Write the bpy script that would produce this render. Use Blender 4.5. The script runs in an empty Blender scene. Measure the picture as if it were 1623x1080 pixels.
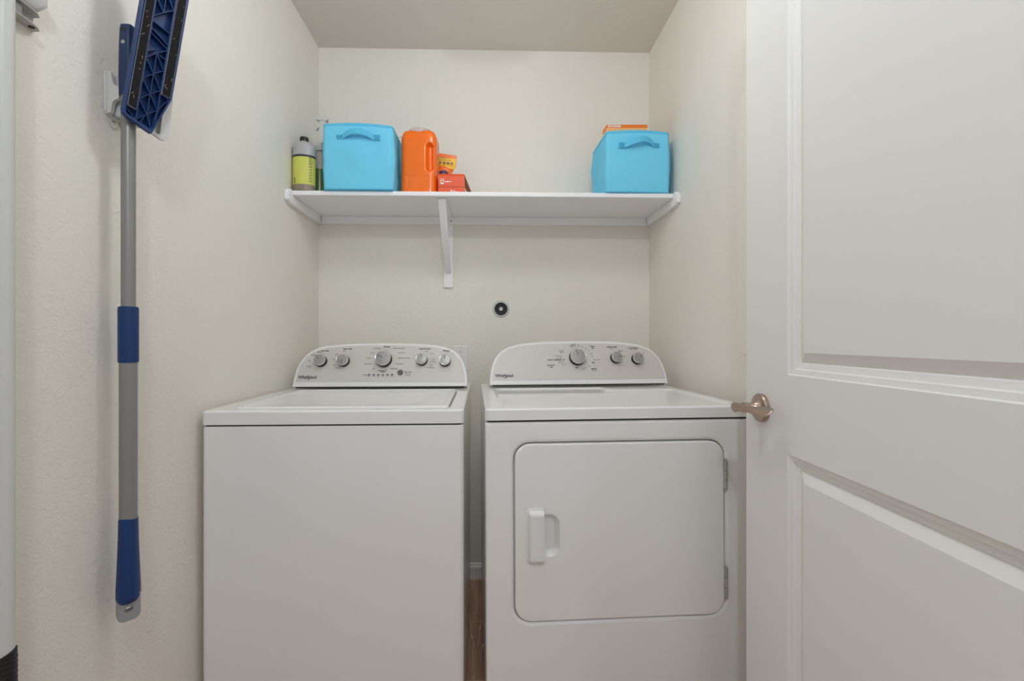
import bpy, bmesh, math, random
from mathutils import Vector, Matrix, noise
PI = math.pi
C = bpy.context.scene.collection
random.seed(4)

# ---------------------------------------------------------------- camera, light, exposure
FPX, W_PX, H_PX = 710.0, 1623.0, 1080.0
EYE = 1.105
cam_d = bpy.data.cameras.new('camera')
cam = bpy.data.objects.new('camera', cam_d); C.objects.link(cam)
cam.location = (0, 0, EYE)
cam.rotation_euler = (PI/2, 0, -math.radians(1.45))
cam_d.sensor_width = 36.0; cam_d.sensor_fit = 'HORIZONTAL'
cam_d.lens = 36.0*FPX/W_PX
cam_d.shift_x = (W_PX/2-792.0)/W_PX
cam_d.shift_y = -(H_PX/2-538.0)/W_PX
cam_d.clip_start = 0.02
bpy.context.scene.camera = cam

sc = bpy.context.scene
sc.view_settings.view_transform = 'Standard'
sc.view_settings.look = 'None'
sc.view_settings.gamma = 1.0
sc.view_settings.exposure = 0.05
sc.view_settings.use_curve_mapping = False
sc.cycles.max_bounces = 20; sc.cycles.diffuse_bounces = 12; sc.cycles.glossy_bounces = 8

world = bpy.data.worlds.new('hall_daylight'); sc.world = world
world.use_nodes = True
bg = world.node_tree.nodes['Background']
bg.inputs['Color'].default_value = (0.905, 0.985, 1.07, 1)
bg.inputs['Strength'].default_value = 0.40

# ceiling lamp of the laundry closet, just above the frame
def bulb(name, loc, r, power, col):
    d = bpy.data.lights.new(name, 'POINT'); d.energy = power; d.color = col; d.shadow_soft_size = r
    o = bpy.data.objects.new(name, d); C.objects.link(o); o.location = loc; return o
bulb('closet_lamp_light', (0.0, 1.0, 2.27), 0.09, 8.2, (0.93, 0.99, 1.045))
# two lamps of the hall behind the camera
bulb('hall_lamp_light', (0.0, -0.50, 2.36), 0.05, 22.5, (0.925, 0.995, 1.065))
bulb('far_hall_lamp_light', (1.30, -2.05, 2.30), 0.08, 15, (0.925, 0.995, 1.065))

# ---------------------------------------------------------------- helpers
def lin(c):
    c = c/255.0
    return c/12.92 if c <= 0.04045 else ((c+0.055)/1.055)**2.4
def rgb(r, g, b): return (lin(r), lin(g), lin(b), 1)
def mat(name, col, rough=0.5, metal=0.0, coat=0.0, trans=0.0, ior=1.45, bump=None, alpha=1.0, spec=0.5, vary=None):
    m = bpy.data.materials.new(name); m.use_nodes = True
    nt = m.node_tree; b = nt.nodes['Principled BSDF']
    b.inputs['Base Color'].default_value = col
    b.inputs['Roughness'].default_value = rough
    b.inputs['Metallic'].default_value = metal
    b.inputs['Coat Weight'].default_value = coat
    b.inputs['Coat Roughness'].default_value = 0.12
    b.inputs['Transmission Weight'].default_value = trans
    b.inputs['IOR'].default_value = ior
    b.inputs['Alpha'].default_value = alpha
    b.inputs['Specular IOR Level'].default_value = spec
    tc = nt.nodes.new('ShaderNodeTexCoord')
    if bump:
        sc_, st, dist, det = bump
        n = nt.nodes.new('ShaderNodeTexNoise'); n.inputs['Scale'].default_value = sc_; n.inputs['Detail'].default_value = det
        bp = nt.nodes.new('ShaderNodeBump'); bp.inputs['Strength'].default_value = st; bp.inputs['Distance'].default_value = dist
        nt.links.new(tc.outputs['Object'], n.inputs['Vector'])
        nt.links.new(n.outputs['Fac'], bp.inputs['Height']); nt.links.new(bp.outputs['Normal'], b.inputs['Normal'])
    if vary:
        vs, amt = vary
        n2 = nt.nodes.new('ShaderNodeTexNoise'); n2.inputs['Scale'].default_value = vs; n2.inputs['Detail'].default_value = 3
        r = nt.nodes.new('ShaderNodeMapRange'); r.inputs['To Min'].default_value = 1-amt; r.inputs['To Max'].default_value = 1+amt
        mx = nt.nodes.new('ShaderNodeVectorMath'); mx.operation = 'SCALE'; mx.inputs[0].default_value = col[:3]
        nt.links.new(tc.outputs['Object'], n2.inputs['Vector']); nt.links.new(n2.outputs['Fac'], r.inputs['Value'])
        nt.links.new(r.outputs['Result'], mx.inputs['Scale']); nt.links.new(mx.outputs['Vector'], b.inputs['Base Color'])
    return m

def wall_mat(name, col):
    m = bpy.data.materials.new(name); m.use_nodes = True
    nt = m.node_tree; b = nt.nodes['Principled BSDF']
    b.inputs['Base Color'].default_value = col; b.inputs['Roughness'].default_value = 0.62
    b.inputs['Specular IOR Level'].default_value = 0.3
    tc = nt.nodes.new('ShaderNodeTexCoord')
    n1 = nt.nodes.new('ShaderNodeTexNoise'); n1.inputs['Scale'].default_value = 75; n1.inputs['Detail'].default_value = 4; n1.inputs['Distortion'].default_value = 0.8
    n2 = nt.nodes.new('ShaderNodeTexNoise'); n2.inputs['Scale'].default_value = 220; n2.inputs['Detail'].default_value = 2
    ad = nt.nodes.new('ShaderNodeMath'); ad.operation = 'MULTIPLY_ADD'; ad.inputs[1].default_value = 0.35
    bp = nt.nodes.new('ShaderNodeBump'); bp.inputs['Strength'].default_value = 0.6; bp.inputs['Distance'].default_value = 0.003
    L = nt.links.new
    L(tc.outputs['Object'], n1.inputs['Vector']); L(tc.outputs['Object'], n2.inputs['Vector'])
    L(n2.outputs['Fac'], ad.inputs[0]); L(n1.outputs['Fac'], ad.inputs[2]); L(ad.outputs[0], bp.inputs['Height']); L(bp.outputs['Normal'], b.inputs['Normal'])
    return m

M = {}
M['wall'] = wall_mat('wall_paint', rgb(231, 227, 218))
M['ceil'] = wall_mat('ceiling_paint', rgb(222, 216, 208))
M['trim'] = mat('white_trim_paint', rgb(238, 238, 240), 0.38)
M['door'] = mat('white_door_paint', rgb(232, 232, 231), 0.42, bump=(260, 0.12, 0.0006, 2))
M['enamel'] = mat('white_enamel', rgb(236, 236, 235), 0.3, coat=0.6)
M['enamel'].node_tree.nodes['Principled BSDF'].inputs['Coat Roughness'].default_value = 0.05
M['plastic'] = mat('white_plastic', rgb(230, 230, 230), 0.35)
M['dark_gap'] = mat('dark_seam', rgb(40, 40, 40), 0.7)  # dark colour painting shade in the joints; also bases, slots and a hole
M['fascia'] = mat('taupe_console_print', rgb(206, 201, 197), 0.42, metal=0.1, vary=(60, 0.03))
M['chrome'] = mat('chrome', rgb(225, 225, 225), 0.14, metal=1)
M['satin'] = mat('satin_knob_face', rgb(160, 159, 157), 0.38, metal=0.6)
M['black'] = mat('black_plastic', rgb(26, 26, 28), 0.4)
M['ink'] = mat('dark_print', rgb(62, 56, 58), 0.7)
M['inkl'] = mat('grey_print', rgb(118, 110, 110), 0.7)
M['inkw'] = mat('white_print', rgb(240, 238, 236), 0.6)
M['btn'] = mat('grey_button', rgb(98, 100, 100), 0.4)
M['steel'] = mat('hinge_steel', rgb(178, 178, 176), 0.35, metal=0.4)
M['bronze'] = mat('satin_nickel', rgb(186, 164, 150), 0.3, metal=1)
M['blue_fabric'] = mat('sky_blue_fabric', rgb(118, 207, 240), 0.85, bump=(420, 0.35, 0.0009, 3), spec=0.2)
M['blue_trim'] = mat('blue_binding_tape', rgb(98, 192, 228), 0.8, bump=(600, 0.3, 0.0008, 2), spec=0.2)
M['stitch'] = mat('blue_stitching', rgb(48, 140, 182), 0.8)
M['orange'] = mat('orange_plastic', rgb(244, 112, 12), 0.28, coat=0.3)
M['clear'] = mat('translucent_cap', rgb(225, 214, 206), 0.25, trans=0.35)
M['greypl'] = mat('grey_bottle_plastic', rgb(176, 175, 176), 0.4)
M['brown_liq'] = mat('brown_liquid_base', rgb(140, 126, 110), 0.35)
M['ylabel'] = mat('yellow_label', rgb(206, 206, 100), 0.5)
M['navy'] = mat('navy_label_band', rgb(36, 38, 52), 0.5)
M['green_liq'] = mat('green_liquid', rgb(104, 120, 72), 0.2)
M['bottle_clear'] = mat('clear_bottle_plastic', rgb(208, 208, 206), 0.15, trans=0.9, ior=1.25)
M['milky'] = mat('milky_plastic', rgb(214, 212, 208), 0.35, trans=0.1)
M['pouch_o'] = mat('pouch_orange', rgb(238, 118, 36), 0.35)
M['pouch_y'] = mat('pouch_yellow', rgb(246, 196, 48), 0.4)
M['pouch_n'] = mat('pouch_dark_blue', rgb(48, 44, 92), 0.4)
M['redbox'] = mat('red_orange_card', rgb(226, 82, 32), 0.4)
M['cardin'] = mat('brown_card_inside', rgb(120, 66, 44), 0.7)
M['lampbox'] = mat('orange_card', rgb(246, 126, 32), 0.45)
M['lampbox2'] = mat('pale_orange_card', rgb(250, 186, 120), 0.45)
M['mopblue'] = mat('blue_plastic', rgb(15, 52, 104), 0.45)
M['mopnavy'] = mat('navy_plastic', rgb(20, 46, 84), 0.5)
M['velcro'] = mat('black_hook_tape', rgb(24, 22, 22), 0.95, bump=(900, 1.0, 0.002, 2))
M['lint'] = mat('pale_lint', rgb(190, 172, 150), 0.9)
M['tape_edge'] = mat('grey_tape_edge', rgb(128, 136, 158), 0.6)
M['alu'] = mat('grey_painted_tube', rgb(142, 141, 139), 0.38, metal=0.35)
M['gripgrey'] = mat('grey_rubber', rgb(150, 152, 152), 0.5)
M['whitepl'] = mat('glossy_white_plastic', rgb(204, 204, 202), 0.35)
M['bracket'] = mat('grey_steel_bracket', rgb(178, 178, 176), 0.45, metal=0.1)
M['socketring'] = mat('brushed_ring', rgb(196, 196, 195), 0.4, metal=0.2)
M['panel'] = mat('cream_panel_paint', rgb(233, 229, 221), 0.5)
M['tabclear'] = mat('clear_adhesive_tab', rgb(215, 213, 206), 0.3)

def floor_mat():
    m = bpy.data.materials.new('brown_stone_tile'); m.use_nodes = True
    nt = m.node_tree; b = nt.nodes['Principled BSDF']; L = nt.links.new
    tc = nt.nodes.new('ShaderNodeTexCoord')
    mp = nt.nodes.new('ShaderNodeMapping'); mp.inputs['Scale'].default_value = (16, 1.3, 1); mp.inputs['Rotation'].default_value = (0, 0, 0.05)
    n = nt.nodes.new('ShaderNodeTexNoise'); n.inputs['Scale'].default_value = 1.6; n.inputs['Detail'].default_value = 6
    cr = nt.nodes.new('ShaderNodeValToRGB')
    cr.color_ramp.elements[0].position = 0.35; cr.color_ramp.elements[0].color = rgb(150, 114, 92)
    cr.color_ramp.elements[1].position = 0.68; cr.color_ramp.elements[1].color = rgb(206, 168, 142)
    wv = nt.nodes.new('ShaderNodeTexNoise'); wv.inputs['Scale'].default_value = 1.1; wv.inputs['Detail'].default_value = 2; wv.inputs['Distortion'].default_value = 0.6
    sb = nt.nodes.new('ShaderNodeMath'); sb.operation = 'SUBTRACT'; sb.inputs[1].default_value = 0.5
    ab = nt.nodes.new('ShaderNodeMath'); ab.operation = 'ABSOLUTE'
    vr = nt.nodes.new('ShaderNodeMapRange'); vr.inputs['From Min'].default_value = 0.0; vr.inputs['From Max'].default_value = 0.018; vr.inputs['To Min'].default_value = 1; vr.inputs['To Max'].default_value = 0
    mx = nt.nodes.new('ShaderNodeMixRGB'); mx.inputs['Color2'].default_value = rgb(236, 206, 182)
    br = nt.nodes.new('ShaderNodeTexBrick'); br.offset = 0.5
    br.inputs['Scale'].default_value = 1.0; br.inputs['Mortar Size'].default_value = 0.0025; br.inputs['Brick Width'].default_value = 0.61; br.inputs['Row Height'].default_value = 0.305
    br.inputs['Color1'].default_value = (0, 0, 0, 1); br.inputs['Color2'].default_value = (0, 0, 0, 1); br.inputs['Mortar'].default_value = (1, 1, 1, 1)
    mb = nt.nodes.new('ShaderNodeMapping'); mb.inputs['Location'].default_value = (0.2, 0.075, 0)
    m2 = nt.nodes.new('ShaderNodeMixRGB'); m2.inputs['Color2'].default_value = rgb(214, 184, 160)
    L(tc.outputs['Object'], mp.inputs['Vector']); L(mp.outputs['Vector'], n.inputs['Vector']); L(mp.outputs['Vector'], wv.inputs['Vector'])
    L(n.outputs['Fac'], cr.inputs['Fac']); L(wv.outputs['Fac'], sb.inputs[0]); L(sb.outputs[0], ab.inputs[0]); L(ab.outputs[0], vr.inputs['Value'])
    L(vr.outputs['Result'], mx.inputs['Fac']); L(cr.outputs['Color'], mx.inputs['Color1'])
    L(tc.outputs['Object'], mb.inputs['Vector']); L(mb.outputs['Vector'], br.inputs['Vector']); L(br.outputs['Color'], m2.inputs['Fac']); L(mx.outputs['Color'], m2.inputs['Color1'])
    L(m2.outputs['Color'], b.inputs['Base Color']); b.inputs['Roughness'].default_value = 0.35
    return m
M['floor'] = floor_mat()

def build(name, bm, m, parent=None, loc=(0, 0, 0), rot=(0, 0, 0), label=None, sharp=38, smooth=True, bevel=None, mats=None):
    me = bpy.data.meshes.new(name)
    bmesh.ops.recalc_face_normals(bm, faces=bm.faces)
    bm.to_mesh(me); bm.free()
    for mm in (mats or [m]): me.materials.append(mm)
    if smooth:
        me.polygons.foreach_set('use_smooth', [True]*len(me.polygons))
        me.set_sharp_from_angle(angle=math.radians(sharp))
    o = bpy.data.objects.new(name, me); C.objects.link(o)
    o.location = loc; o.rotation_euler = rot
    if parent: o.parent = parent
    if label: o['label'] = label
    if smooth:
        wn = o.modifiers.new('face_weighted', 'WEIGHTED_NORMAL'); wn.keep_sharp = True; wn.weight = 80
    if bevel:
        md = o.modifiers.new('bevel', 'BEVEL'); md.width = bevel; md.segments = 3; md.limit_method = 'ANGLE'; md.angle_limit = math.radians(35)
    return o
def thing(name, label, cat, loc=(0, 0, 0), rot=(0, 0, 0), group=None):
    o = bpy.data.objects.new(name, None); C.objects.link(o); o.empty_display_size = 0.05
    o.location = loc; o.rotation_euler = rot; o['label'] = label; o['category'] = cat
    if group: o['group'] = group
    return o
def tag(o, label, cat, group=None):
    o['label'] = label; o['category'] = cat
    if group: o['group'] = group
    return o
def struct(o): o['kind'] = 'structure'; return o

def add_box(bm, x0, x1, y0, y1, z0, z1, mtx=None):
    vs = [bm.verts.new((x, y, z)) for x in (x0, x1) for y in (y0, y1) for z in (z0, z1)]
    if mtx: 
        for v in vs: v.co = mtx @ v.co
    for f in ((0, 1, 3, 2), (4, 6, 7, 5), (0, 4, 5, 1), (2, 3, 7, 6), (0, 2, 6, 4), (1, 5, 7, 3)):
        bm.faces.new([vs[i] for i in f])
    return vs
def box(*a, **k):
    bm = bmesh.new(); add_box(bm, *a, **k); return bm
def add_loft(bm, loops, cap0=True, cap1=True, closed=True):
    rows = [[bm.verts.new(p) for p in lp] for lp in loops]
    n = len(rows[0])
    for a, b in zip(rows, rows[1:]):
        for i in range(n if closed else n-1):
            j = (i+1) % n
            try: bm.faces.new((a[i], a[j], b[j], b[i]))
            except ValueError: pass
    if cap0: bm.faces.new(rows[0][::-1])
    if cap1: bm.faces.new(rows[-1])
    return rows
def loft(loops, **k):
    bm = bmesh.new(); add_loft(bm, loops, **k); return bm
def rr(x0, x1, y0, y1, r, n=6, side=0):
    """rounded rectangle, counter-clockwise from the lower-left corner; r one or (ll, lr, ur, ul)"""
    if not isinstance(r, (tuple, list)): r = (r,)*4
    r = [max(q, 1e-5) for q in r]
    cs = ((x0+r[0], y0+r[0], PI, r[0]), (x1-r[1], y0+r[1], 1.5*PI, r[1]), (x1-r[2], y1-r[2], 0, r[2]), (x0+r[3], y1-r[3], .5*PI, r[3]))
    pts = []
    for k, (cx, cy, a, q) in enumerate(cs):
        for i in range(n+1):
            t = a+(PI/2)*i/n; pts.append((cx+q*math.cos(t), cy+q*math.sin(t)))
        if side:
            nx = cs[(k+1) % 4]; p = pts[-1]; e = (nx[0]+nx[3]*math.cos(nx[2]), nx[1]+nx[3]*math.sin(nx[2]))
            for i in range(1, side): pts.append((p[0]+(e[0]-p[0])*i/side, p[1]+(e[1]-p[1])*i/side))
    return pts
def XY(p, z): return [(a, b, z) for a, b in p]
def XZ(p, y): return [(a, y, b) for a, b in p]
def YZ(p, x): return [(x, a, b) for a, b in p]
def add_lathe(bm, prof, n=32, mtx=None, cap=True):
    rows = []
    for r, z in prof:
        row = [Vector((r*math.cos(2*PI*i/n), r*math.sin(2*PI*i/n), z)) for i in range(n)]
        rows.append([mtx @ p for p in row] if mtx else row)
    add_loft(bm, rows, cap, cap)
def lathe(prof, n=32, mtx=None, cap=True):
    bm = bmesh.new(); add_lathe(bm, prof, n, mtx, cap); return bm
def add_tube(bm, pts, r, n=10, cap=True):
    pts = [Vector(p) for p in pts]; rows = []
    up = Vector((0, 0, 1))
    for i, p in enumerate(pts):
        d = (pts[min(i+1, len(pts)-1)]-pts[max(i-1, 0)]).normalized()
        a = d.cross(up)
        if a.length < 1e-3: a = d.cross(Vector((1, 0, 0)))
        a.normalize(); b = d.cross(a)
        rr_ = r[i] if isinstance(r, (list, tuple)) else r
        rows.append([p+(a*math.cos(2*PI*k/n)+b*math.sin(2*PI*k/n))*rr_ for k in range(n)])
    add_loft(bm, rows, cap, cap)
def add_prism(bm, poly, z0, z1, mtx=None):
    lo = [Vector((a, b, z0)) for a, b in poly]; hi = [Vector((a, b, z1)) for a, b in poly]
    if mtx: lo = [mtx @ p for p in lo]; hi = [mtx @ p for p in hi]
    add_loft(bm, [lo, hi])
def smooth01(t): t = max(0, min(1, t)); return t*t*(3-2*t)

def add_text(bm, s, size, mtx, align='CENTER', offset=0.0, extrude=0.0002, shear=0.0, spacing=1.0):
    cu = bpy.data.curves.new('lettering', 'FONT'); cu.body = s; cu.size = size; cu.align_x = align; cu.align_y = 'CENTER'
    cu.offset = offset; cu.extrude = extrude; cu.resolution_u = 3; cu.shear = shear; cu.space_character = spacing
    o = bpy.data.objects.new('lettering', cu)
    me = bpy.data.meshes.new_from_object(o)
    me.transform(mtx); bm.from_mesh(me)
    bpy.data.objects.remove(o); bpy.data.meshes.remove(me); bpy.data.curves.remove(cu)

# ---------------------------------------------------------------- the room
XL, XR, YB, YN, ZC = -0.780, 0.753, 2.08, -0.75, 2.447
struct(build('floor', box(XL-.1, 1.6, YN, YB+.1, -.06, 0), M['floor'], smooth=False))
struct(build('ceiling', box(XL-.1, 1.6, YN, YB+.1, ZC, ZC+.06), M['ceil'], smooth=False))
struct(build('wall_back', box(XL-.1, XR+.1, YB, YB+.1, 0, ZC), M['wall'], smooth=False))
struct(build('wall_left', box(XL-.1, XL, YN, YB, 0, ZC), M['wall'], smooth=False))
struct(build('wall_right', box(XR, XR+.1, 0.10, YB, 0, ZC), M['wall'], smooth=False))
def baseboard(x0, x1):
    prof = [(0, 0), (-.014, 0), (-.014, .048), (-.012, .055), (-.009, .058), (-.007, .066), (0, .068)]
    return loft([[(x, YB+a, b) for a, b in prof] for x in (x0, x1)])
struct(build('baseboard_back', baseboard(XL, XR), M['trim'], smooth=False))
# caulk bead between the baseboard and the floor stays part of the board

# ---------------------------------------------------------------- the open door
def make_door():
    L, Hh, T = 0.90, 2.03, 0.035
    s1, s2 = 0.162, 0.740
    z1, z2, z3, z4 = 0.25, 0.866, 1.031, 1.915
    prof = [(0, 0), (.002, .0035), (.012, .005), (.014, .008), (.0245, .0105), (.0265, .0125), (.047, .003)]
    bm = bmesh.new()
    def face(sgn, x0):
        ss = [0, s1, s2, L]; zz = [0.012, z1, z2, z3, z4, Hh]
        for i in range(3):
            for j in range(5):
                a, b, c, d = ss[i], ss[i+1], zz[j], zz[j+1]
                if i == 1 and j in (1, 3):
                    rows = []
                    for ins, dep in prof:
                        x = x0+sgn*dep
                        rows.append([(x, -(a+ins), c+ins), (x, -(b-ins), c+ins), (x, -(b-ins), d-ins), (x, -(a+ins), d-ins)])
                    add_loft(bm, rows, cap0=False)
                else:
                    bm.faces.new([bm.verts.new(p) for p in ((x0, -a, c), (x0, -b, c), (x0, -b, d), (x0, -a, d))])
    face(1, 0); face(-1, T)
    for a, b in (((0, 0), (T, 0)), ((0, -L), (T, -L))):
        bm.faces.new([bm.verts.new(p) for p in ((a[0], a[1], .012), (b[0], b[1], .012), (b[0], b[1], Hh), (a[0], a[1], Hh))])
    for z in (.012, Hh):
        bm.faces.new([bm.verts.new(p) for p in ((0, 0, z), (T, 0, z), (T, -L, z), (0, -L, z))])
    bmesh.ops.remove_doubles(bm, verts=bm.verts, dist=1e-5)
    ang = -math.atan2(0.0462, 0.9989)
    d = struct(build('door_1', bm, M['door'], loc=(0.6304, 1.0792, 0), rot=(0, 0, ang), sharp=12))
    # lever handle
    R = Matrix.Translation((0, -0.068, 0.948)) @ Matrix.Rotation(-PI/2, 4, 'Y')   # local z points out of the door (-x)
    hb = lathe([(.0325, 0), (.0325, .007), (.0305, .0095), (.027, .0105), (.020, .012), (.0145, .017), (.0115, .023), (.0105, .030)], 40, R)
    h = build('door_handle', hb, M['bronze'], d, label='satin nickel round rose', sharp=30)
    nb = lathe([(.0108, .0285), (.0115, .0295), (.0115, .044)], 24, R)
    build('neck', nb, M['bronze'], h)
    # wavy lever: (distance from latch edge, out of the door, height, half width out, half height, twist)
    secs = [(.049, .058, .9480, .002, .004, 0), (.051, .058, .9480, .0045, .0095, 0), (.056, .0577, .9478, .0055, .0115, .1), (.064, .057, .9478, .0056, .0115, .7), (.074, .0555, .9485, .0050, .0110, 1.6),
            (.088, .053, .9495, .0044, .0092, 2.3), (.102, .050, .9500, .0040, .0090, 2.5), (.116, .0465, .9505, .0036, .0110, 2.6),
            (.134, .042, .9512, .0030, .0140, 2.6), (.150, .038, .9515, .0026, .0145, 2.5), (.160, .0355, .9510, .0022, .0115, 2.4), (.164, .0345, .9508, .0010, .005, 2.4)]
    rows = []
    for s, n_, z, a, b, tw in secs:
        row = []
        for k in range(20):
            t = 2*PI*k/20; u = a*math.cos(t); v = b*math.sin(t)
            th = tw*0.35
            row.append((-(n_+u*math.cos(th)-v*math.sin(th)), -s, z+u*math.sin(th)+v*math.cos(th)))
        rows.append(row)
    build('lever', loft(rows), M['bronze'], h, label='wavy satin nickel lever', sharp=60)
    return d
make_door()

# ---------------------------------------------------------------- appliances
CONS = [(0, 0), (.033, .002), (.069, .009), (.1, .022), (.127, .045), (.145, .076), (.156, .12), (.1625, .187), (.1655, .262), (.166, .335)]
def catmull(pts, n=6):
    out = []
    P = [pts[0]]+list(pts)+[pts[-1]]
    for i in range(1, len(P)-2):
        for k in range(n):
            t = k/n
            out.append(tuple(.5*((2*P[i][j])+(-P[i-1][j]+P[i+1][j])*t+(2*P[i-1][j]-5*P[i][j]+4*P[i+1][j]-P[i+2][j])*t*t+(-P[i-1][j]+3*P[i][j]-3*P[i+1][j]+P[i+2][j])*t**3) for j in range(len(P[i]))))
    out.append(tuple(pts[-1])); return out
def console_outline(cx, hw):
    half = catmull(CONS, 5)
    k = hw/.335
    left = [(cx-hw+w*k, h) for h, w in half]
    right = [(cx+hw-w*k, h) for h, w in half][::-1][1:]
    return left+right           # from the lower left over the top to the lower right
LEAN = .055/.166; TH = math.atan(LEAN)
def face_mtx(x, h, zb, out=0.0):
    """frame on the leaning console face: local x right, y up the face, z out of it"""
    up = Vector((0, math.sin(TH), math.cos(TH))); outv = Vector((0, -math.cos(TH), math.sin(TH)))
    p = Vector((x, .508+LEAN*h, zb+h))+outv*out
    m = Matrix.Identity(4)
    m.col[0] = (1, 0, 0, 0); m.col[1] = (*up, 0); m.col[2] = (*outv, 0); m.col[3] = (*p, 1)
    return m
def inset_outline(ol, cx, zmid, dx, dtop, dbot):
    hw = max(abs(p[0]-cx) for p in ol); hh = max(p[1] for p in ol)
    return [(cx+(p[0]-cx)*(hw-dx)/hw, dbot+p[1]*(hh-dbot-dtop)/hh) for p in ol]
def make_console(root, cx, hw, zb, yback):
    ol = console_outline(cx, hw)
    def at(o, off, back=None): return [(x, (.508+LEAN*h+off) if back is None else back, zb+h) for x, h in o]
    in1 = inset_outline(ol, cx, 0, .004, .003, .002)
    slim = inset_outline(ol, cx, 0, .006, .012, 0)
    body = loft([at(in1, 0), at(ol, .004), at(ol, .02), at(slim, 0, yback-.06), at(inset_outline(ol, cx, 0, .01, .03, 0), 0, yback)])
    con = build('console', body, M['plastic'], root, sharp=50)
    fo = inset_outline(ol, cx, 0, .0115, .0085, .0185)
    fas = loft([at(fo, .001), at(fo, -.0012)])
    build('fascia', fas, M['fascia'], con, label='taupe printed control fascia', smooth=False)
    gap = box(cx-hw+.012, cx+hw-.014, .512, .53, zb-.0045, zb+.0005)
    build('seam_shade', gap, M['dark_gap'], con, label='dark strip painting the gap shade under the console', smooth=False)  # dark box standing in for the shade below the console
    return con
def make_knob2(con, x, h, zb, r, ang, depth=.024):
    """knob = black skirt, chrome ring, satin face and pointer groove, one mesh with material slots"""
    bm = bmesh.new()
    def mark(i, fn):
        n0 = len(bm.faces); fn(); bm.faces.ensure_lookup_table()
        for f in bm.faces[n0:]: f.material_index = i
    mark(0, lambda: add_lathe(bm, [(r*.99, 0), (r*.95, .004), (r*.88, depth*.5), (r*.86, depth*.8)], 44))
    mark(1, lambda: add_lathe(bm, [(r*.84, depth*.60), (r*.93, depth*.62), (r*.955, depth*.72), (r*.93, depth*.92), (r*.88, depth), (r*.84, depth*.99)], 52))
    mark(2, lambda: add_lathe(bm, [(r*.82, depth*.9), (r*.84, depth*1.0), (r*.80, depth*1.02), (r*.3, depth*1.035), (r*.02, depth*1.04)], 52))
    R = Matrix.Rotation(math.radians(ang), 4, 'Z')
    mark(3, lambda: add_prism(bm, rr(r*.06, r*.80, -r*.055, r*.055, r*.05, 3), depth*1.0, depth*1.042, R))
    o = build('knob', bm, None, con, mats=[M['black'], M['chrome'], M['satin'], M['inkl']], label='silver faced knob with black skirt', sharp=35)
    o.matrix_local = face_mtx(x, h, zb, .0012)
    return o
def legends(con, zb, items, name, m, size=.0062, off=.00005):
    bm = bmesh.new()
    for it in items:
        s, x, z = it[0], it[1], it[2]; sz = it[3] if len(it) > 3 else size
        add_text(bm, s, sz, face_mtx(x, z-zb, zb, .0016), offset=off)
    return build(name, bm, m, con, smooth=False)
def logo(con, zb, x, z, w):
    bm = bmesh.new()
    m = face_mtx(x, z-zb, zb, .0016)
    add_text(bm, 'Whirlpool', .0172, m, offset=.00035, spacing=.96)
    # open ring sweeping round the middle letters
    for seg, (a0, a1, rx, ry, tilt, wd) in enumerate(((200, 395, .012, .0062, 32, .0009), (60, 150, .0105, .0066, 32, .0006))):
        n = 28; ro, ri = [], []
        for i in range(n+1):
            t = math.radians(a0+(a1-a0)*i/n); k = math.sin(PI*i/n)**.6*wd
            for lst, e in ((ro, k), (ri, -k)):
                p = Vector(((rx+e)*math.cos(t), (ry+e)*math.sin(t), 0.0003))
                p = Matrix.Rotation(math.radians(tilt), 3, 'Z') @ p
                lst.append(m @ (p+Vector((.004, -.0008, 0))))
        add_loft(bm, [ro, ri], False, False, closed=False)
    return build('logo', bm, M['ink'], con, smooth=False, label='dark maker lettering')

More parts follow.
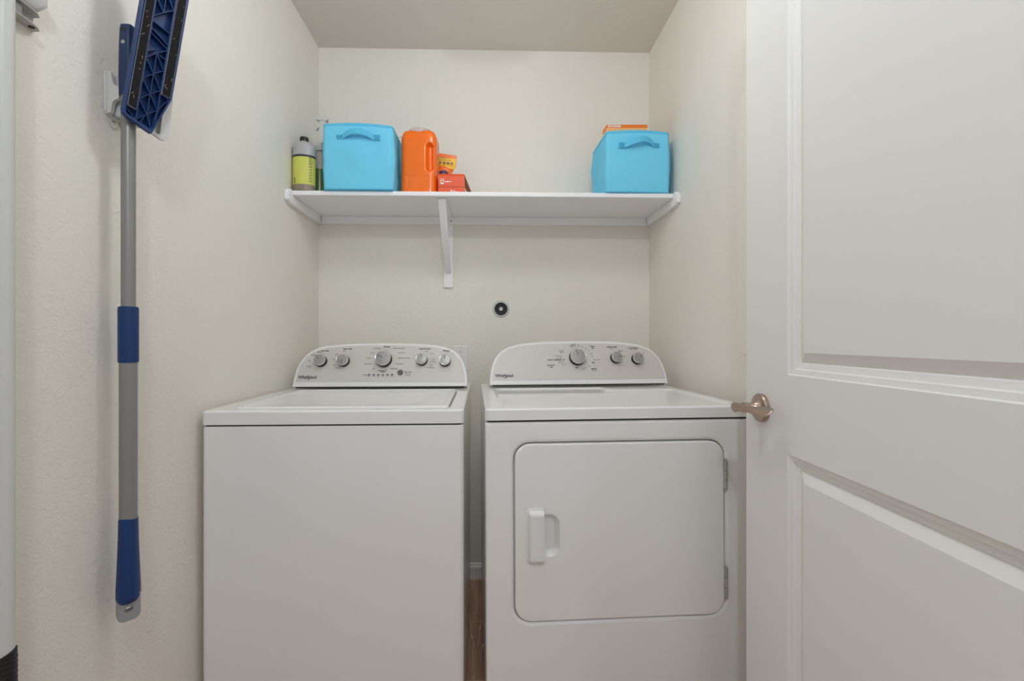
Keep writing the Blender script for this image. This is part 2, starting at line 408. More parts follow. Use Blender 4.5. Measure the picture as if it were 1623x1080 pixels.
WFL = (-0.7651, 1.2087, 0); DFL = (-0.0051, 1.1945, 0)
def make_washer():
    root = thing('washing_machine', 'white top-loading washing machine with five console knobs, left of the dryer', 'washing machine', WFL, (0, 0, math.radians(.85)))
    w, dp, zs, zt = .699, .715, .873, .914
    # cabinet
    cab = [XY(rr(.001, w-.001, .001, dp, (.016, .016, .004, .004), 6), .03), XY(rr(.001, w-.001, .001, dp, (.016, .016, .004, .004), 6), zs-.006), XY(rr(.003, w-.003, .003, dp-.002, (.016, .016, .004, .004), 6), zs-.0015),
           XY(rr(.006, w-.006, .006, dp-.006, (.014, .014, .004, .004), 6), zs-.0012)]
    c = build('cabinet', loft(cab), M['enamel'], root, sharp=30)
    bm = box(.02, w-.02, .02, dp-.02, .0, .035); build('base', bm, M['dark_gap'], root, smooth=False)
    build('seam_shadow_strip', box(.010, w-.010, .010, dp-.01, zs-.003, zs+.0035), M['dark_gap'], root, smooth=False, label='dark strip painting the joint shade under the top')  # dark box fills the joint in place of its shade
    # top deck with an opening for the lid
    def R(i, r=.016): return rr(i, w-i, i, dp-i, (r, r, .006, .006), 6)
    hole = rr(.062, .659, .040, .486, .010, 6)
    deck = [XY(R(.006), zs+.0025), XY(R(.0), zs+.0035), XY(R(.0), zt-.007), XY(R(.001), zt-.0035), XY(R(.0035), zt-.001), XY(R(.007), zt), XY(hole, zt), XY(rr(.064, .657, .042, .484, .009, 6), zt-.004), XY(rr(.064, .657, .042, .484, .009, 6), zt-.02)]
    build('top', loft(deck), M['enamel'], root, sharp=28)
    # lid: raised rim, shallow dished field
    a = (.066, .6525, .044, .482)
    def Q(i, r=.012): return rr(a[0]+i, a[1]-i, a[2]+i, a[3]-i, r, 6)
    lid = [XY(Q(0), zt-.016), XY(Q(0), zt-.001), XY(Q(.0015), zt+.002), XY(Q(.005), zt+.0035), XY(Q(.011), zt+.0035), XY(Q(.016, .014), zt+.0005), XY(Q(.024, .02), zt-.0005), XY(Q(.060, .05), zt-.0005), XY(Q(.085, .06), zt-.004), XY(Q(.10, .06), zt-.0045)]
    build('lid', loft(lid), M['enamel'], root, sharp=40)
    zb = .9232
    con = make_console(root, .3608, .3325, zb, .69)
    for x, z, r, ang in ((.1249, 1.0297, .0235, 132), (.2112, 1.0297, .0235, -92), (.3654, 1.0354, .0315, 150), (.5122, 1.0327, .0228, 92), (.6024, 1.0289, .0228, 92)):
        make_knob2(con, x+.002, z-zb-.010, zb, r, ang, .026 if r < .03 else .029)
    b = build('start_button', lathe([(.0105, 0), (.0105, .004), (.0085, .0062), (.002, .0064)], 28), M['btn'], con, label='grey round start button')
    b.matrix_local = face_mtx(.4332, .976-zb, zb, .001)
    for i in range(6):
        bm = bmesh.new(); add_prism(bm, rr(-.0043, .0043, -.0023, .0023, .0004, 2), 0, .0006, face_mtx(.3147+.01745*i, .9675-zb, zb, .0012))
        build('status_lamp', bm, M['ink'], con, label='dark status lamp', smooth=False)
    legends(con, zb, [('SOIL LEVEL', .137, 1.059), ('WASH TEMP', .2235, 1.066), ('RINSE OPTIONS', .523, 1.066), ('PRESOAK', .608, 1.059), ('Normal', .3745, 1.075, .0075), ('affresh', .365, .9785, .0062), ('Start / Pause', .463, .978, .0056)], 'bold_legend', M['ink'], .0064, .00018)
    legends(con, zb, [('Heavy', .115, 1.054), ('Medium', .0945, 1.043), ('Light', .082, 1.022), ('Ex Light', .082, 1.000),
                      ('Hot', .2105, 1.0585), ('Warm', .185, 1.046), ('Cool', .173, 1.026), ('Cold', .178, 1.004), ('Tap Cold', .194, .994),
                      ('Cold Wash', .3365, 1.0685), ('Deep Water Wash', .423, 1.0685), ('Casual', .3195, 1.0515), ('Heavy Duty', .433, 1.0515), ('Delicate', .308, 1.031),
                      ('Bulky Items / Sheets', .445, 1.031), ('Quick Wash', .306, 1.009), ('Drain & Spin', .428, 1.009), ('Soak', .331, .9905), ('Rinse & Spin', .408, .9905), ('Clean Washer', .364, .984), ('Progress', .302, .9675),
                      ('1 Rinse', .530, 1.057), ('2 Rinses', .5515, 1.048), ('1 Rinse', .557, 1.028), ('with', .557, 1.0215), ('Fabric Softener', .557, 1.016, .0045), ('2 Rinses', .549, 1.006), ('with', .549, 1.000), ('Fabric Softener', .549, .994, .0045), ('On', .6345, 1.048), ('Off', .6125, 1.054),
                      ('Hold 3 Sec.', .463, .970, .0045), ('to Cancel', .463, .965, .0045)]
            + [(s, .3147+.01745*i, .9615, .0038) for i, s in enumerate(('Sensing', 'Wash', 'Rinse', 'Spin', 'Done', 'Lid Lock'))], 'legend', M['inkl'], .0056, .00008)
    logo(con, zb, .0820, .9590, .067)
    return root
make_washer()

def make_dryer():
    root = thing('dryer', 'white front-loading dryer with side-hinged door, right of the washing machine', 'dryer', DFL, (0, math.radians(-.25), math.radians(1.9)))
    w, dp, zs, zt = .737, .69, .884, .919
    # cabinet with a shallow door pocket
    def F(i, r=.012): return rr(i, w-i, .03+i, zs-.0015-i, r, 6)
    da = (.0745, .6605, .3425, .8275)
    def Dd(i, r): return rr(da[0]+i, da[1]-i, da[2]+i, da[3]-i, r, 6)
    cab = [XZ(F(.004, .004), dp), XZ(F(0, .004), dp-.004), XZ(F(0, .004), .012), XZ(F(.0012, .006), .005), XZ(F(.004, .008), .0015), XZ(F(.009, .012), 0), XZ(Dd(-.010, .055), 0), XZ(Dd(-.004, .050), .002), XZ(Dd(0, .046), .006), XZ(Dd(0, .046), .022)]
    build('cabinet', loft(cab), M['enamel'], root, sharp=30)
    build('base', box(.02, w-.02, .02, dp-.02, .0, .035), M['dark_gap'], root, smooth=False)
    build('seam_shadow_strip', box(.008, w-.008, .008, dp-.01, zs-.003, zs+.004), M['dark_gap'], root, smooth=False, label='dark strip painting the joint shade under the top')  # joint shade drawn as a dark box, as on the washer
    def R(i, r=.012): return rr(i, w-i, i, dp-i, (r, r, .006, .006), 6)
    def S(i, r): return rr(.040+i, w-.026-i, .034+i, .500-i, r, 6)
    top = [XY(R(.006), zs+.0025), XY(R(.0), zs+.0035), XY(R(.0), zt-.007), XY(R(.001), zt-.0035), XY(R(.0035), zt-.001), XY(R(.007), zt), XY(S(0, .016), zt), XY(S(.004, .018), zt-.001), XY(S(.012, .022), zt-.005), XY(S(.018, .026), zt-.006)]
    t = build('top', loft(top), M['enamel'], root, sharp=28)
    lint = [XY(rr(.452, .705, .412, .497, .008), zt-.006), XY(rr(.452, .705, .412, .497, .008), zt-.001), XY(rr(.456, .701, .416, .493, .006), zt+.001), XY(rr(.462, .695, .422, .487, .006), zt+.001)]
    build('lint_screen_lid', loft(lint), M['enamel'], root)
    # door
    e = (.0790, .6560, .3470, .8230)
    def G(i, r=.042): return rr(e[0]+i, e[1]-i, e[2]+i, e[3]-i, r, 6)
    def K(i, r=.026): return rr(.118+i*.2, .201-i, .519+i, .636-i, (.012, r, r, .012), 6)
    door = [XZ(G(.002), .020), XZ(G(0), .018), XZ(G(0), .0015), XZ(G(.0015), -.0015), XZ(G(.0045), -.003), XZ(K(0), -.003), XZ(K(.002), -.002), XZ(K(.007, .022), .006), XZ(K(.014, .016), .013), XZ(K(.020, .012), .014)]
    d = build('door', loft(door), M['enamel'], root, sharp=32)
    def H_(i, r): return rr(.1084+i, .1555, .503+i, .6513-i, (r, .001, .001, r), 6)
    fl = loft([XZ(H_(0, .014), -.002), XZ(H_(0, .014), -.0045), XZ(H_(.001, .013), -.0055), XZ(H_(.0035, .011), -.0055)])
    h = build('handle', fl, M['plastic'], d)
    grip = loft([XZ(H_(.0045, .011), -.004), XZ(H_(.005, .011), -.009), XZ(H_(.0075, .009), -.0155), XZ(H_(.012, .007), -.0195), XZ(H_(.017, .004), -.0205)])
    build('grip', grip, M['plastic'], h, sharp=40)
    for za, zb_ in ((.6904, .7709), (.3912, .4769)):
        bm = bmesh.new(); n = 3; L = (zb_-za)/n
        for i in range(n):
            add_lathe(bm, [(.0042, za+L*i+.0006), (.0050, za+L*i+.0012), (.0050, za+L*(i+1)-.0012), (.0042, za+L*(i+1)-.0006)], 14, Matrix.Translation((.6592, -.003, 0)))
        add_lathe(bm, [(.003, za-.003), (.003, zb_+.003)], 12, Matrix.Translation((.6592, -.003, 0)))
        build('hinge', bm, M['steel'], root, label='steel knuckle hinge')
    zb = .9295
    con = make_console(root, .3785, .348, zb, .66)
    for x, z, r, ang in ((.3734, 1.0409, .0322, 112), (.527, 1.038, .0222, 0), (.611, 1.0335, .0222, 30)):
        make_knob2(con, x+.0015, z-zb-.010, zb, r, ang, .026 if r < .03 else .029)
    legends(con, zb, [('TEMPERATURE', .517, 1.071), ('CYCLE SIGNAL', .604, 1.067), ('ENERGY PREFERRED', .286, 1.0225, .0062), ('OFF', .355, 1.0745, .006), ('OFF', .371, .9915, .006), ('OFF', .437, 1.0105, .006),
                      ('Timed', .439, 1.0745, .007), ('Dry', .441, 1.067, .007), ('Automatic', .270, 1.0025, .007), ('Dry', .272, .995, .007), ('Fluff Air', .439, .987, .007)], 'bold_legend', M['ink'], .0064, .00018)
    legends(con, zb, [('Wrinkle', .364, 1.0815), ('Shield', .3645, 1.0765), ('Wrinkle', .314, 1.058), ('Shield', .3155, 1.051), ('Cool Down', .301, 1.0375), ('Less Dry', .3045, 1.0295), ('More Dry', .312, 1.0135), ('Very Dry', .322, 1.005),
                      ('80', .3845, 1.078), ('70', .400, 1.073), ('60', .413, 1.066), ('50', .425, 1.0575), ('40', .4325, 1.047), ('30', .4365, 1.036), ('Cool Down', .453, 1.0225), ('20', .421, .9975), ('30', .406, .991), ('40', .393, .9885), ('No Heat', .439, .9805, .005),
                      ('Low', .5135, 1.064), ('Medium', .552, 1.0565), ('High', .5625, 1.0355), ('(End of Cycle)', .604, 1.0615, .0045), ('On', .6415, 1.048)], 'legend', M['inkl'], .0056, .00008)
    bm = bmesh.new(); add_prism(bm, [(-.003, -.0022), (.0005, -.0028), (.0035, .0002), (.0025, .0026), (-.001, .0022)], 0, .0005, face_mtx(.3215, 1.023-zb, zb, .0013))
    build('leaf_mark', bm, M['ink'], con, smooth=False)
    logo(con, zb, .0878, .9640, .066)
    return root
make_dryer()

# ---------------------------------------------------------------- shelf
def make_shelf():
    root = thing('wall_shelf', 'long white wall shelf across the closet above both machines', 'shelf', (0, YB, 1.668))
    y0 = -.313
    bd = loft([YZ(rr(y0, -.001, .0, .0195, (.004, .001, .001, .006), 4), x) for x in (XL+.002, XR-.002)])
    build('shelf_board', bd, M['trim'], root)
    def cleat(pts): pass
    build('cleat', box(XL+.02, XR-.02, -.018, -.001, -.035, -.0005), M['trim'], root, bevel=.001, smooth=False)
    for sx, xw in ((1, XL), (-1, XR)):
        # side cleat: ends in a stepped, rounded nose in front of the board
        prof = [(-.001, -.035), (-.318, -.035), (-.330, -.031), (-.338, -.030), (-.348, -.026), (-.350, -.010), (-.350, .004), (-.342, .006), (-.342, .012), (-.332, .014), (-.332, .0185), (-.315, .0185), (-.315, -.0005), (-.001, -.0005)]
        bm = loft([[(xw+sx*t, a, b) for a, b in prof] for t in (.001, .018)])
        build('cleat', bm, M['trim'], root, smooth=False, bevel=.0012)
    # bracket
    xb = -.1845
    br = build('bracket', box(xb-.021, xb+.021, -.012, -.001, -.325, -.0355), M['trim'], root, smooth=False, bevel=.0015)
    br2 = box(xb-.0175, xb+.0175, -.290, -.019, -.006, -.001)
    build('top_arm', br2, M['trim'], br, smooth=False)
    strut = []
    for (y, z, hw, th) in ((-.286, -.002, .0165, .006), (-.270, -.022, .0155, .010), (-.215, -.082, .015, .012), (-.135, -.158, .0145, .012), (-.062, -.214, .014, .012), (-.022, -.246, .0135, .010), (-.011, -.258, .013, .004)):
        d = Vector((0, .264, -.256)).normalized(); nrm = Vector((0, -d.z, d.y))   # towards the lower front
        nrm = Vector((0, -.7, -.714))
        c = Vector((xb, y, z))
        row = []
        for a, b in rr(-hw, hw, -th, 0, (.004, .004, .001, .001), 3):
            row.append(c+Vector((a, 0, 0))-nrm*b*1.0)
        strut.append(row)
    build('strut', loft(strut), M['trim'], br, sharp=30)
    bm = bmesh.new()
    add_lathe(bm, [(.0045, 0), (.004, .0015), (.001, .002)], 16, Matrix.Translation((xb+.013, -.018, -.020)) @ Matrix.Rotation(PI/2, 4, 'X'))
    build('screw', bm, M['steel'], br)
    return root
make_shelf()
SZ = 1.668+.0195        # top of the shelf board

# ---------------------------------------------------------------- fabric bins
def make_bin(label, loc, rot, w, d, h, seed, hx, sag):
    root = thing('storage_bin', label, 'storage bin', loc, (0, 0, rot), group='blue fabric storage bins')
    N = 14; loops = []
    def disp(x, y, z, nx, ny):
        t = noise.noise(Vector((x*9+seed, y*9, z*9)))*.008+noise.noise(Vector((x*14+seed, y*14, z*34)))*.0035
        bul = .004*math.sin(PI*min(1, z/h))
        return t*math.sin(PI*min(1, z/h*.96+.02))+bul
    base = rr(0, w, 0, d, .010, 3, side=16)
    cx, cy = w/2, d/2
    def topz(x, y):
        return .010*math.sin(PI*max(0, min(1, x/w)))*(1 if y > d*.1 else .8)+sag*(x/w-.5)
    for k in range(N+1):
        f = k/N; z = h*f; lp = []
        for x, y in base:
            nx = -1 if x < .003 else (1 if x > w-.003 else 0); ny = -1 if y < .003 else (1 if y > d-.003 else 0)
            q = disp(x, y, z, nx, ny)
            lp.append((x+nx*q, y+ny*q, z+topz(x, y)*f**4))
        loops.append(lp)
    inn = []
    for f in (1, .6, .05):
        lp = []
        for (x, y, z), (bx, by) in zip(loops[-1], base):
            lp.append((cx+(x-cx)*.975, cy+(y-cy)*.975, z*f+.003*(f < 1)))
        inn.append(lp)
    body = loft(loops+inn, cap1=True)
    build('body', body, M['blue_fabric'], root, sharp=50)
    # piping round the rim and the bottom edge
    for nm, z0, z1, e in (('rim_piping', h-.0105, h+.001, .0012), ('base_piping', -.0003, .0055, .0016)):
        rows = []
        for zz, ex in ((z0, 0), (z0+.001, e), (z1-.001, e), (z1, 0), (z1, -.006)):
            row = []
            for (x, y, z), (bx, by) in zip(loops[-1] if z0 > .1 else loops[0], base):
                vx, vy = (x-cx), (y-cy); L = math.hypot(vx, vy)
                tz = zz+(topz(bx, by) if z0 > .1 else 0)
                row.append((x+vx/L*ex*1.3, y+vy/L*ex*1.3, tz))
            rows.append(row)
        build(nm, loft(rows, cap0=False, cap1=False), M['blue_trim'], root, sharp=60)
    # handle strap
    x0, x1, zc, peak, bw = hx
    n = 28; rows = []
    for i in range(n+1):
        t = i/n; x = x0+(x1-x0)*t
        tt = max(0, min(1, (t-.14)/.72))
        tp = math.sin(PI*tt)
        skew = tt**(1.0 if sag < 0 else 1.6)
        rise = peak*math.sin(PI*skew)**.8 if 0 < tt < 1 else 0
        outw = .0015+.024*tp**.8
        z = zc+rise+sag*.0
        rows.append([(x, -outw-.002, z-bw/2), (x, -outw-.004, z), (x, -outw-.002, z+bw/2), (x, -outw-.0002, z+bw/2), (x, -outw-.0015, z), (x, -outw-.0002, z-bw/2)])
    hnd = build('handle', loft(rows), M['blue_trim'], root, sharp=50)
    for xc in (x0+.014, x1-.014):
        bm = bmesh.new()
        for a, b in (((-.009, -.008), (.009, .008)), ((-.009, .008), (.009, -.008)), ((-.009, -.008), (.009, -.008)), ((-.009, .008), (.009, .008)), ((-.009, -.008), (-.009, .008)), ((.009, -.008), (.009, .008))):
            add_tube(bm, [(xc+a[0], -.0078, zc+a[1]), (xc+b[0], -.0078, zc+b[1])], .0006, 5)
        build('stitching', bm, M['stitch'], hnd)
    return root
make_bin('blue fabric storage bin at the left end of the shelf, beside the orange jug', (-.641, 1.757, SZ+.0005), math.radians(-.5), .268, .240, .250, 3, (.050, .222, .200, .016, .022), -.006)
make_bin('blue fabric storage bin at the right end of the shelf, holding an orange carton', (.468, 1.762, SZ+.0005), math.radians(1.6), .253, .215, .240, 9, (.046, .212, .186, .018, .022), .001)

# carton inside the right bin
def make_lamp_carton():
    r = thing('carton', 'orange carton with white lettering sticking up from the right blue bin', 'box', (.512, 1.895, SZ+.012), (0, 0, math.radians(1.5)))
    build('body', box(0, .176, 0, .060, 0, .318), M['lampbox2'], r, rot=(0, math.radians(-1.6), 0), smooth=False, bevel=.001)
    b = build('orange_band', box(-.0006, .1766, -.0008, .0608, .306, .3186), M['lampbox'], r, rot=(0, math.radians(-1.6), 0), smooth=False)
    bm = bmesh.new()
    add_text(bm, 'SYLVANIA', .0125, Matrix.Translation((.034, -.0012, .3115)) @ Matrix.Rotation(PI/2, 4, 'X'), offset=.0006)
    build('lettering', bm, M['inkw'], b, smooth=False, label='white lettering')
make_lamp_carton()

# cord behind the left bin
bm = bmesh.new()
pts = [(-.425, 2.02, SZ+.001), (-.428, 2.045, SZ+.12), (-.425, 2.05, SZ+.25), (-.412, 2.05, SZ+.325), (-.398, 2.048, SZ+.338), (-.382, 2.045, SZ+.330), (-.366, 2.045, SZ+.305), (-.352, 2.045, SZ+.25), (-.345, 2.04, SZ+.12), (-.345, 2.03, SZ+.003)]
add_tube(bm, [tuple(p) for p in catmull(pts, 5)], .0022, 8)
tag(build('cord', bm, M['milky']), 'thin pale cord looping up between the left blue bin and the wall', 'cord')

# ---------------------------------------------------------------- bottles
def make_cleaner_bottle():
    r = thing('cleaner_bottle', 'grey cleaner bottle with yellow label and black cap at the shelf\'s left end', 'bottle', (-.7325, 1.802, SZ), (0, 0, math.radians(4)))
    def el(a, b, z, n=40): return [(a*math.cos(2*PI*i/n), b*math.sin(2*PI*i/n), z) for i in range(n)]
    build('base', loft([el(.0395, .028, 0), el(.0425, .031, .003), el(.043, .0315, .010), el(.043, .0315, .034)], cap1=True), M['brown_liq'], r, label='brown liquid seen through the bottom')
    b = build('bottle', loft([el(.043, .0315, .034), el(.043, .0315, .160), el(.0425, .0312, .176), el(.040, .029, .187), el(.034, .025, .194), el(.022, .019, .198), el(.0145, .0145, .200), el(.0145, .0145, .207)]), M['greypl'], r)
    lab = build('label', loft([el(.0434, .0319, .026), el(.0434, .0319, .136)], cap0=False, cap1=False), M['ylabel'], r, label='yellow paper label')
    band = build('label_band', loft([el(.0436, .0321, .134), el(.0436, .0321, .142)], cap0=False, cap1=False), M['navy'], lab, label='navy label edge')
    bm = bmesh.new()
    # lines of small print on the right flank of the label
    for j, ang in enumerate((-52, -46, -40, -33)):
        t = math.radians(ang)
        for k in range(9 if j < 3 else 2):
            L = random.uniform(.004, .009); z = .036+k*.0112 if j < 3 else .112+k*.010
            p = [((.0438)*math.cos(t+s), (.0323)*math.sin(t+s), zz) for s, zz in ((-.025, z), (.025, z), (.025, z+L), (-.025, z+L))]
            bm.faces.new([bm.verts.new(q) for q in p])
    t = math.radians(-130)
    bm.faces.new([bm.verts.new(((.0438)*math.cos(t+s), (.0323)*math.sin(t+s), z)) for s, z in ((-.05, .03), (.05, .03), (.05, .052), (-.05, .052))])
    build('small_print', bm, M['navy'], lab, smooth=False)
    cap = build('cap', lathe([(.0165, .203), (.0165, .217), (.015, .2195), (.002, .220)], 28), M['black'], r, label='black screw cap')
make_cleaner_bottle()

def make_spray_bottle():
    r = thing('spray_bottle', 'clear trigger spray bottle half full of green liquid behind the left bin', 'bottle', (-.6965, 1.872, SZ), (0, 0, 0))
    build('bottle', lathe([(.0359, .111), (.036, .125), (.035, .155), (.029, .178), (.019, .192), (.0145, .200), (.0145, .205)], 36), M['bottle_clear'], r)
    build('liquid', lathe([(.033, 0), (.036, .003), (.036, .110), (.0357, .1112)], 36), M['green_liq'], r, label='green cleaning liquid')
    build('collar', lathe([(.0185, .194), (.0185, .213), (.014, .217), (.010, .219), (.010, .232)], 28), M['milky'], r)
    tr = build('sprayer_head', box(-.004, .034, -.011, .011, .318, .336), M['milky'], r, bevel=.004, smooth=False)
    build('nozzle', lathe([(.0085, 0), (.0095, .003), (.0095, .012), (.007, .014)], 20, Matrix.Translation((.0, 0, .328)) @ Matrix.Rotation(-PI/2, 4, 'Y')), M['milky'], tr)
    bm = bmesh.new(); add_prism(bm, [(-.008, .225), (.016, .225), (.026, .320), (.002, .320)], -.0085, .0085, Matrix.Rotation(PI/2, 4, 'X'))
    build('neck', bm, M['milky'], tr, bevel=.002, smooth=False)
    bm = bmesh.new(); add_tube(bm, [(.016, 0, .316), (.004, 0, .300), (-.010, 0, .286), (-.013, 0, .281)], [.004, .0038, .0035, .003], 10)
    build('trigger', bm, M['gripgrey'], tr)
make_spray_bottle()

def make_jug():
    r = thing('jug', 'orange plastic jug with moulded side handle and clear lid on the shelf', 'jug', (-.2785, 1.853, SZ), (0, 0, math.radians(-3)))
    hw, hd, H = .0725, .055, .262
    NZ = 110; NA = 220; rows = []
    def sec(t):
        if t < .03: return .93+.07*math.sin(t/.03*PI/2)
        if t < .82: return 1.0
        u = (t-.82)/.165; return 1.0-.24*(1-math.sqrt(max(0, 1-u*u)))
    for k in range(NZ+1):
        t = k/NZ*.985; z = H*t; s = sec(t); row = []
        for i in range(NA):
            a = 2*PI*i/NA; c, sn = math.cos(a), math.sin(a)
            e = 2/5.2
            x = hw*s*math.copysign(abs(c)**e, c); y = hd*(s*.9+.1)*math.copysign(abs(sn)**e, sn)
            # recess behind the moulded handle, on front and back
            def slot(xc, wx, z0, z1):
                return smooth01((wx-abs(x-xc))/(wx*.55))*smooth01((z-z0)/.012)*smooth01((z1-z)/.010)
            dist = math.hypot(x-.0465, z-max(.104, min(.190, z)))
            d = .022*smooth01((.0180-dist)/.0150)
            y -= math.copysign(d, sn) if abs(sn) > .15 else 0
            # front label pocket slightly sunk
            y += .0012*smooth01((.048-abs(x))/.006)*smooth01((z-.018)/.006)*smooth01((.075-z)/.006)*(1 if sn < 0 else 0)
            row.append((x, y, z))
        rows.append(row)
    build('body', loft(rows), M['orange'], r, sharp=70)
    build('lid', lathe([(.050, .250), (.052, .257), (.052, .264), (.049, .2685), (.043, .271), (.004, .272)], 40), M['clear'], r, label='clear pale lid')
make_jug()

def make_pouch():
    r = thing('detergent_pouch', 'orange and yellow resealable pouch standing behind the red box', 'pouch', (-.180, 1.925, SZ), (0, 0, math.radians(2)))
    # outline (x, z) of the standing pouch, wide sealed head, waist pulled in
    prof = [(0, -.040, .036, .020), (.010, -.042, .040, .022), (.06, -.044, .020, .020), (.100, -.046, .012, .017), (.135, -.046, .021, .013), (.155, -.047, .033, .010), (.172, -.048, .040, .007), (.195, -.048, .0435, .0035), (.208, -.048, .045, .0016), (.2185, -.048, .0465, .0012)]
    n = 14; rows = []
    for z, xl, xr, th in prof:
        row = []
        for i in range(n): 
            u = i/(n-1); x = xl+(xr-xl)*u; row.append((x, -th*math.sin(PI*u)**.7-.0006+.02*z, z-.012*u*(z/.22)))
        for i in range(n-1, -1, -1):
            u = i/(n-1); x = xl+(xr-xl)*u; row.append((x, th*math.sin(PI*u)**.7+.0006+.02*z, z-.012*u*(z/.22)))
        rows.append(row)
    b = build('bag', loft(rows), M['pouch_o'], r, sharp=60)
    def skin(name, zs, xs, m, off, wob=0):
        bm = bmesh.new(); rws = []
        for j, z in enumerate(zs):
            # interpolate section
            for q in range(len(prof)-1):
                if prof[q][0] <= z <= prof[q+1][0]: break
            f = (z-prof[q][0])/(prof[q+1][0]-prof[q][0]); xl, xr, th = (prof[q][k]+(prof[q+1][k]-prof[q][k])*f for k in (1, 2, 3))
            row = []
            for i in range(13):
                x = xs[j][0]+(min(xs[j][1], xr-.0015)-xs[j][0])*i/12; u = (x-xl)/(xr-xl)
                zz = z+wob*math.sin(u*5)*(1 if j == 0 else 0)
                row.append((x, -th*math.sin(PI*max(0, min(1, u)))**.7-.0006+.02*z-off, zz-.012*u*(z/.22)))
            rws.append(row)
        add_loft(bm, rws, False, False, closed=False)
        return build(name, bm, m, b)
    skin('yellow_panel', (.158, .168, .180, .192, .201), [(-.046, .05)]*5, M['pouch_y'], .0007, .004)
    skin('dark_badge', (.118, .126, .134, .142), [(-.036, .021), (-.037, .016), (-.034, .008), (-.012, .000)], M['pouch_n'], .0009)
    bm = bmesh.new()
    Rx = Matrix.Rotation(PI/2, 4, 'X')
    for s, x, z, sz, al in (('YOUR JOB', -.022, .1925, .0060, 'CENTER'),):
        add_text(bm, s, sz, Matrix.Translation((x, -.0105, z)) @ Rx, offset=.0001)
    for xa, xb_, z in ((-.040, .006, .1868), (-.040, .020, .1800)):
        add_box(bm, xa, xb_, -.0108, -.0100, z, z+.0011)
    for x in (-.026, -.008, .008, .024):
        add_prism(bm, rr(-.0055, .0055, -.0035, .003, .002, 3), 0, .0004, Matrix.Translation((x, -.0125, .170-.12*(x+.03)*.4)) @ Rx)
    build('print', bm, M['pouch_n'], b, smooth=False)
make_pouch()

def make_red_box():
    r = thing('red_box', 'small red cardboard box with open side flap, right of the orange jug', 'box', (-.2005, 1.790, SZ+.0003), (0, 0, 0))
    w, d, h = .1045, .085, .0800
    fold = loft([[(x, 0.001, 0), (x, 0.0, h-.012), (x, .004, h-.004), (x, .012, h), (x, d, h), (x, d, 0)] for x in (0, w)])
    b = build('box', fold, M['redbox'], r, smooth=False)
    tk = build('front_flap', loft([[(x, -.0012, .0255), (x, -.0012, h-.012), (x, .003, h-.0032), (x, .012, h+.001), (x, .012, h), (x, .004, h-.004), (x, .0, h-.012), (x, 0, .0255)] for x in (.002, w-.0005)]), M['redbox'], b, smooth=False)
    build('side_lining', box(w, w+.0006, .003, d-.002, .02, h-.004), M['pouch_y'], b, smooth=False)
    fp = [(w+.0008, .0, h-.006), (w+.0012, .006, .026), (w+.0135, .006, .0004), (w+.030, .0, .0004)]
    fl = loft([fp, [(x, y+.0012, z) for x, y, z in fp]])
    build('side_flap', fl, M['cardin'], b, smooth=False, label='open brown side flap')
    bm = bmesh.new(); Rx = Matrix.Rotation(PI/2, 4, 'X')
    T = lambda x, z: Matrix.Translation((x, -.0016, z)) @ Rx
    # shield badge
    for pts in ([(-.008, .012), (-.0065, .012), (-.0065, -.008), (-.008, -.006)], [(.0065, .012), (.008, .012), (.008, -.006), (.0065, -.008)], [(-.008, -.004), (.008, -.004), (.0075, -.0085), (0, -.0115), (-.0075, -.0085)],
                [(-.004, .009), (0, .012), (.004, .009), (.0025, .0075), (0, .009), (-.0025, .0075)], [(-.005, .004), (-.001, .006), (-.001, .002), (-.005, .000)], [(.001, .006), (.005, .004), (.005, .0), (.001, .002)]):
        add_prism(bm, pts, 0, .0003, T(.0165, .0455))
    add_box(bm, .028, .0545, -.0016, -.0013, .0442, .0464)
    add_box(bm, .0285, .0445, -.0019, -.0013, .0432, .0470)
    add_box(bm, .0500, .0545, -.0007, -.0001, .0085, .0130); add_box(bm, .0560, .0700, -.0007, -.0001, .0100, .0112)
    add_box(bm, .0500, .0830, -.0007, -.0001, .0045, .0062); add_box(bm, .0500, .0750, -.0009, -.0001, .0040, .0066)
    build('print', bm, M['inkw'], b, smooth=False, label='white printed badge and lines')
make_red_box()

# ---------------------------------------------------------------- back wall fittings
def make_socket():
    r = thing('wall_socket', 'round black wall socket with silver ring above the gap between the machines', 'socket', (.0585, YB, 1.2457), (PI/2, 0, 0))
    build('ring', lathe([(.039, -.001), (.039, .0015), (.0375, .003), (.0305, .0035), (.029, .001), (.029, -.003)], 48, cap=False), M['socketring'], r)
    build('socket_face', lathe([(.0292, -.001), (.0292, .004), (.0275, .0052), (.0225, .0045), (.001, .0045)], 48), M['black'], r)
    build('centre_screw', lathe([(.0092, .004), (.0092, .0065), (.0075, .008), (.004, .008), (.0035, .0065), (.001, .0065)], 24), M['socketring'], r, label='silver centre screw')
    for a0, a1 in ((228, 262), (272, 318)):
        bm = bmesh.new()
        ri = [(.0315*math.cos(math.radians(a)), .0315*math.sin(math.radians(a)), .0042) for a in range(a0, a1, 3)]
        ro = [(.0375*math.cos(math.radians(a)), .0375*math.sin(math.radians(a)), .0036) for a in range(a0, a1, 3)]
        add_loft(bm, [ri, ro], False, False, closed=False)
        build('mounting_tab', bm, M['whitepl'], r, label='pale tab in the ring')
    for k in (90, 210, 330):
        bm = bmesh.new()
        a = math.radians(k); m = Matrix.Translation((.0165*math.cos(a), .0165*math.sin(a), .0046)) @ Matrix.Rotation(a, 4, 'Z')
        add_prism(bm, rr(-.005, .005, -.0012, .0012, .0005, 2), 0, .0004, m)
        build('slot', bm, M['dark_gap'], r)
make_socket()

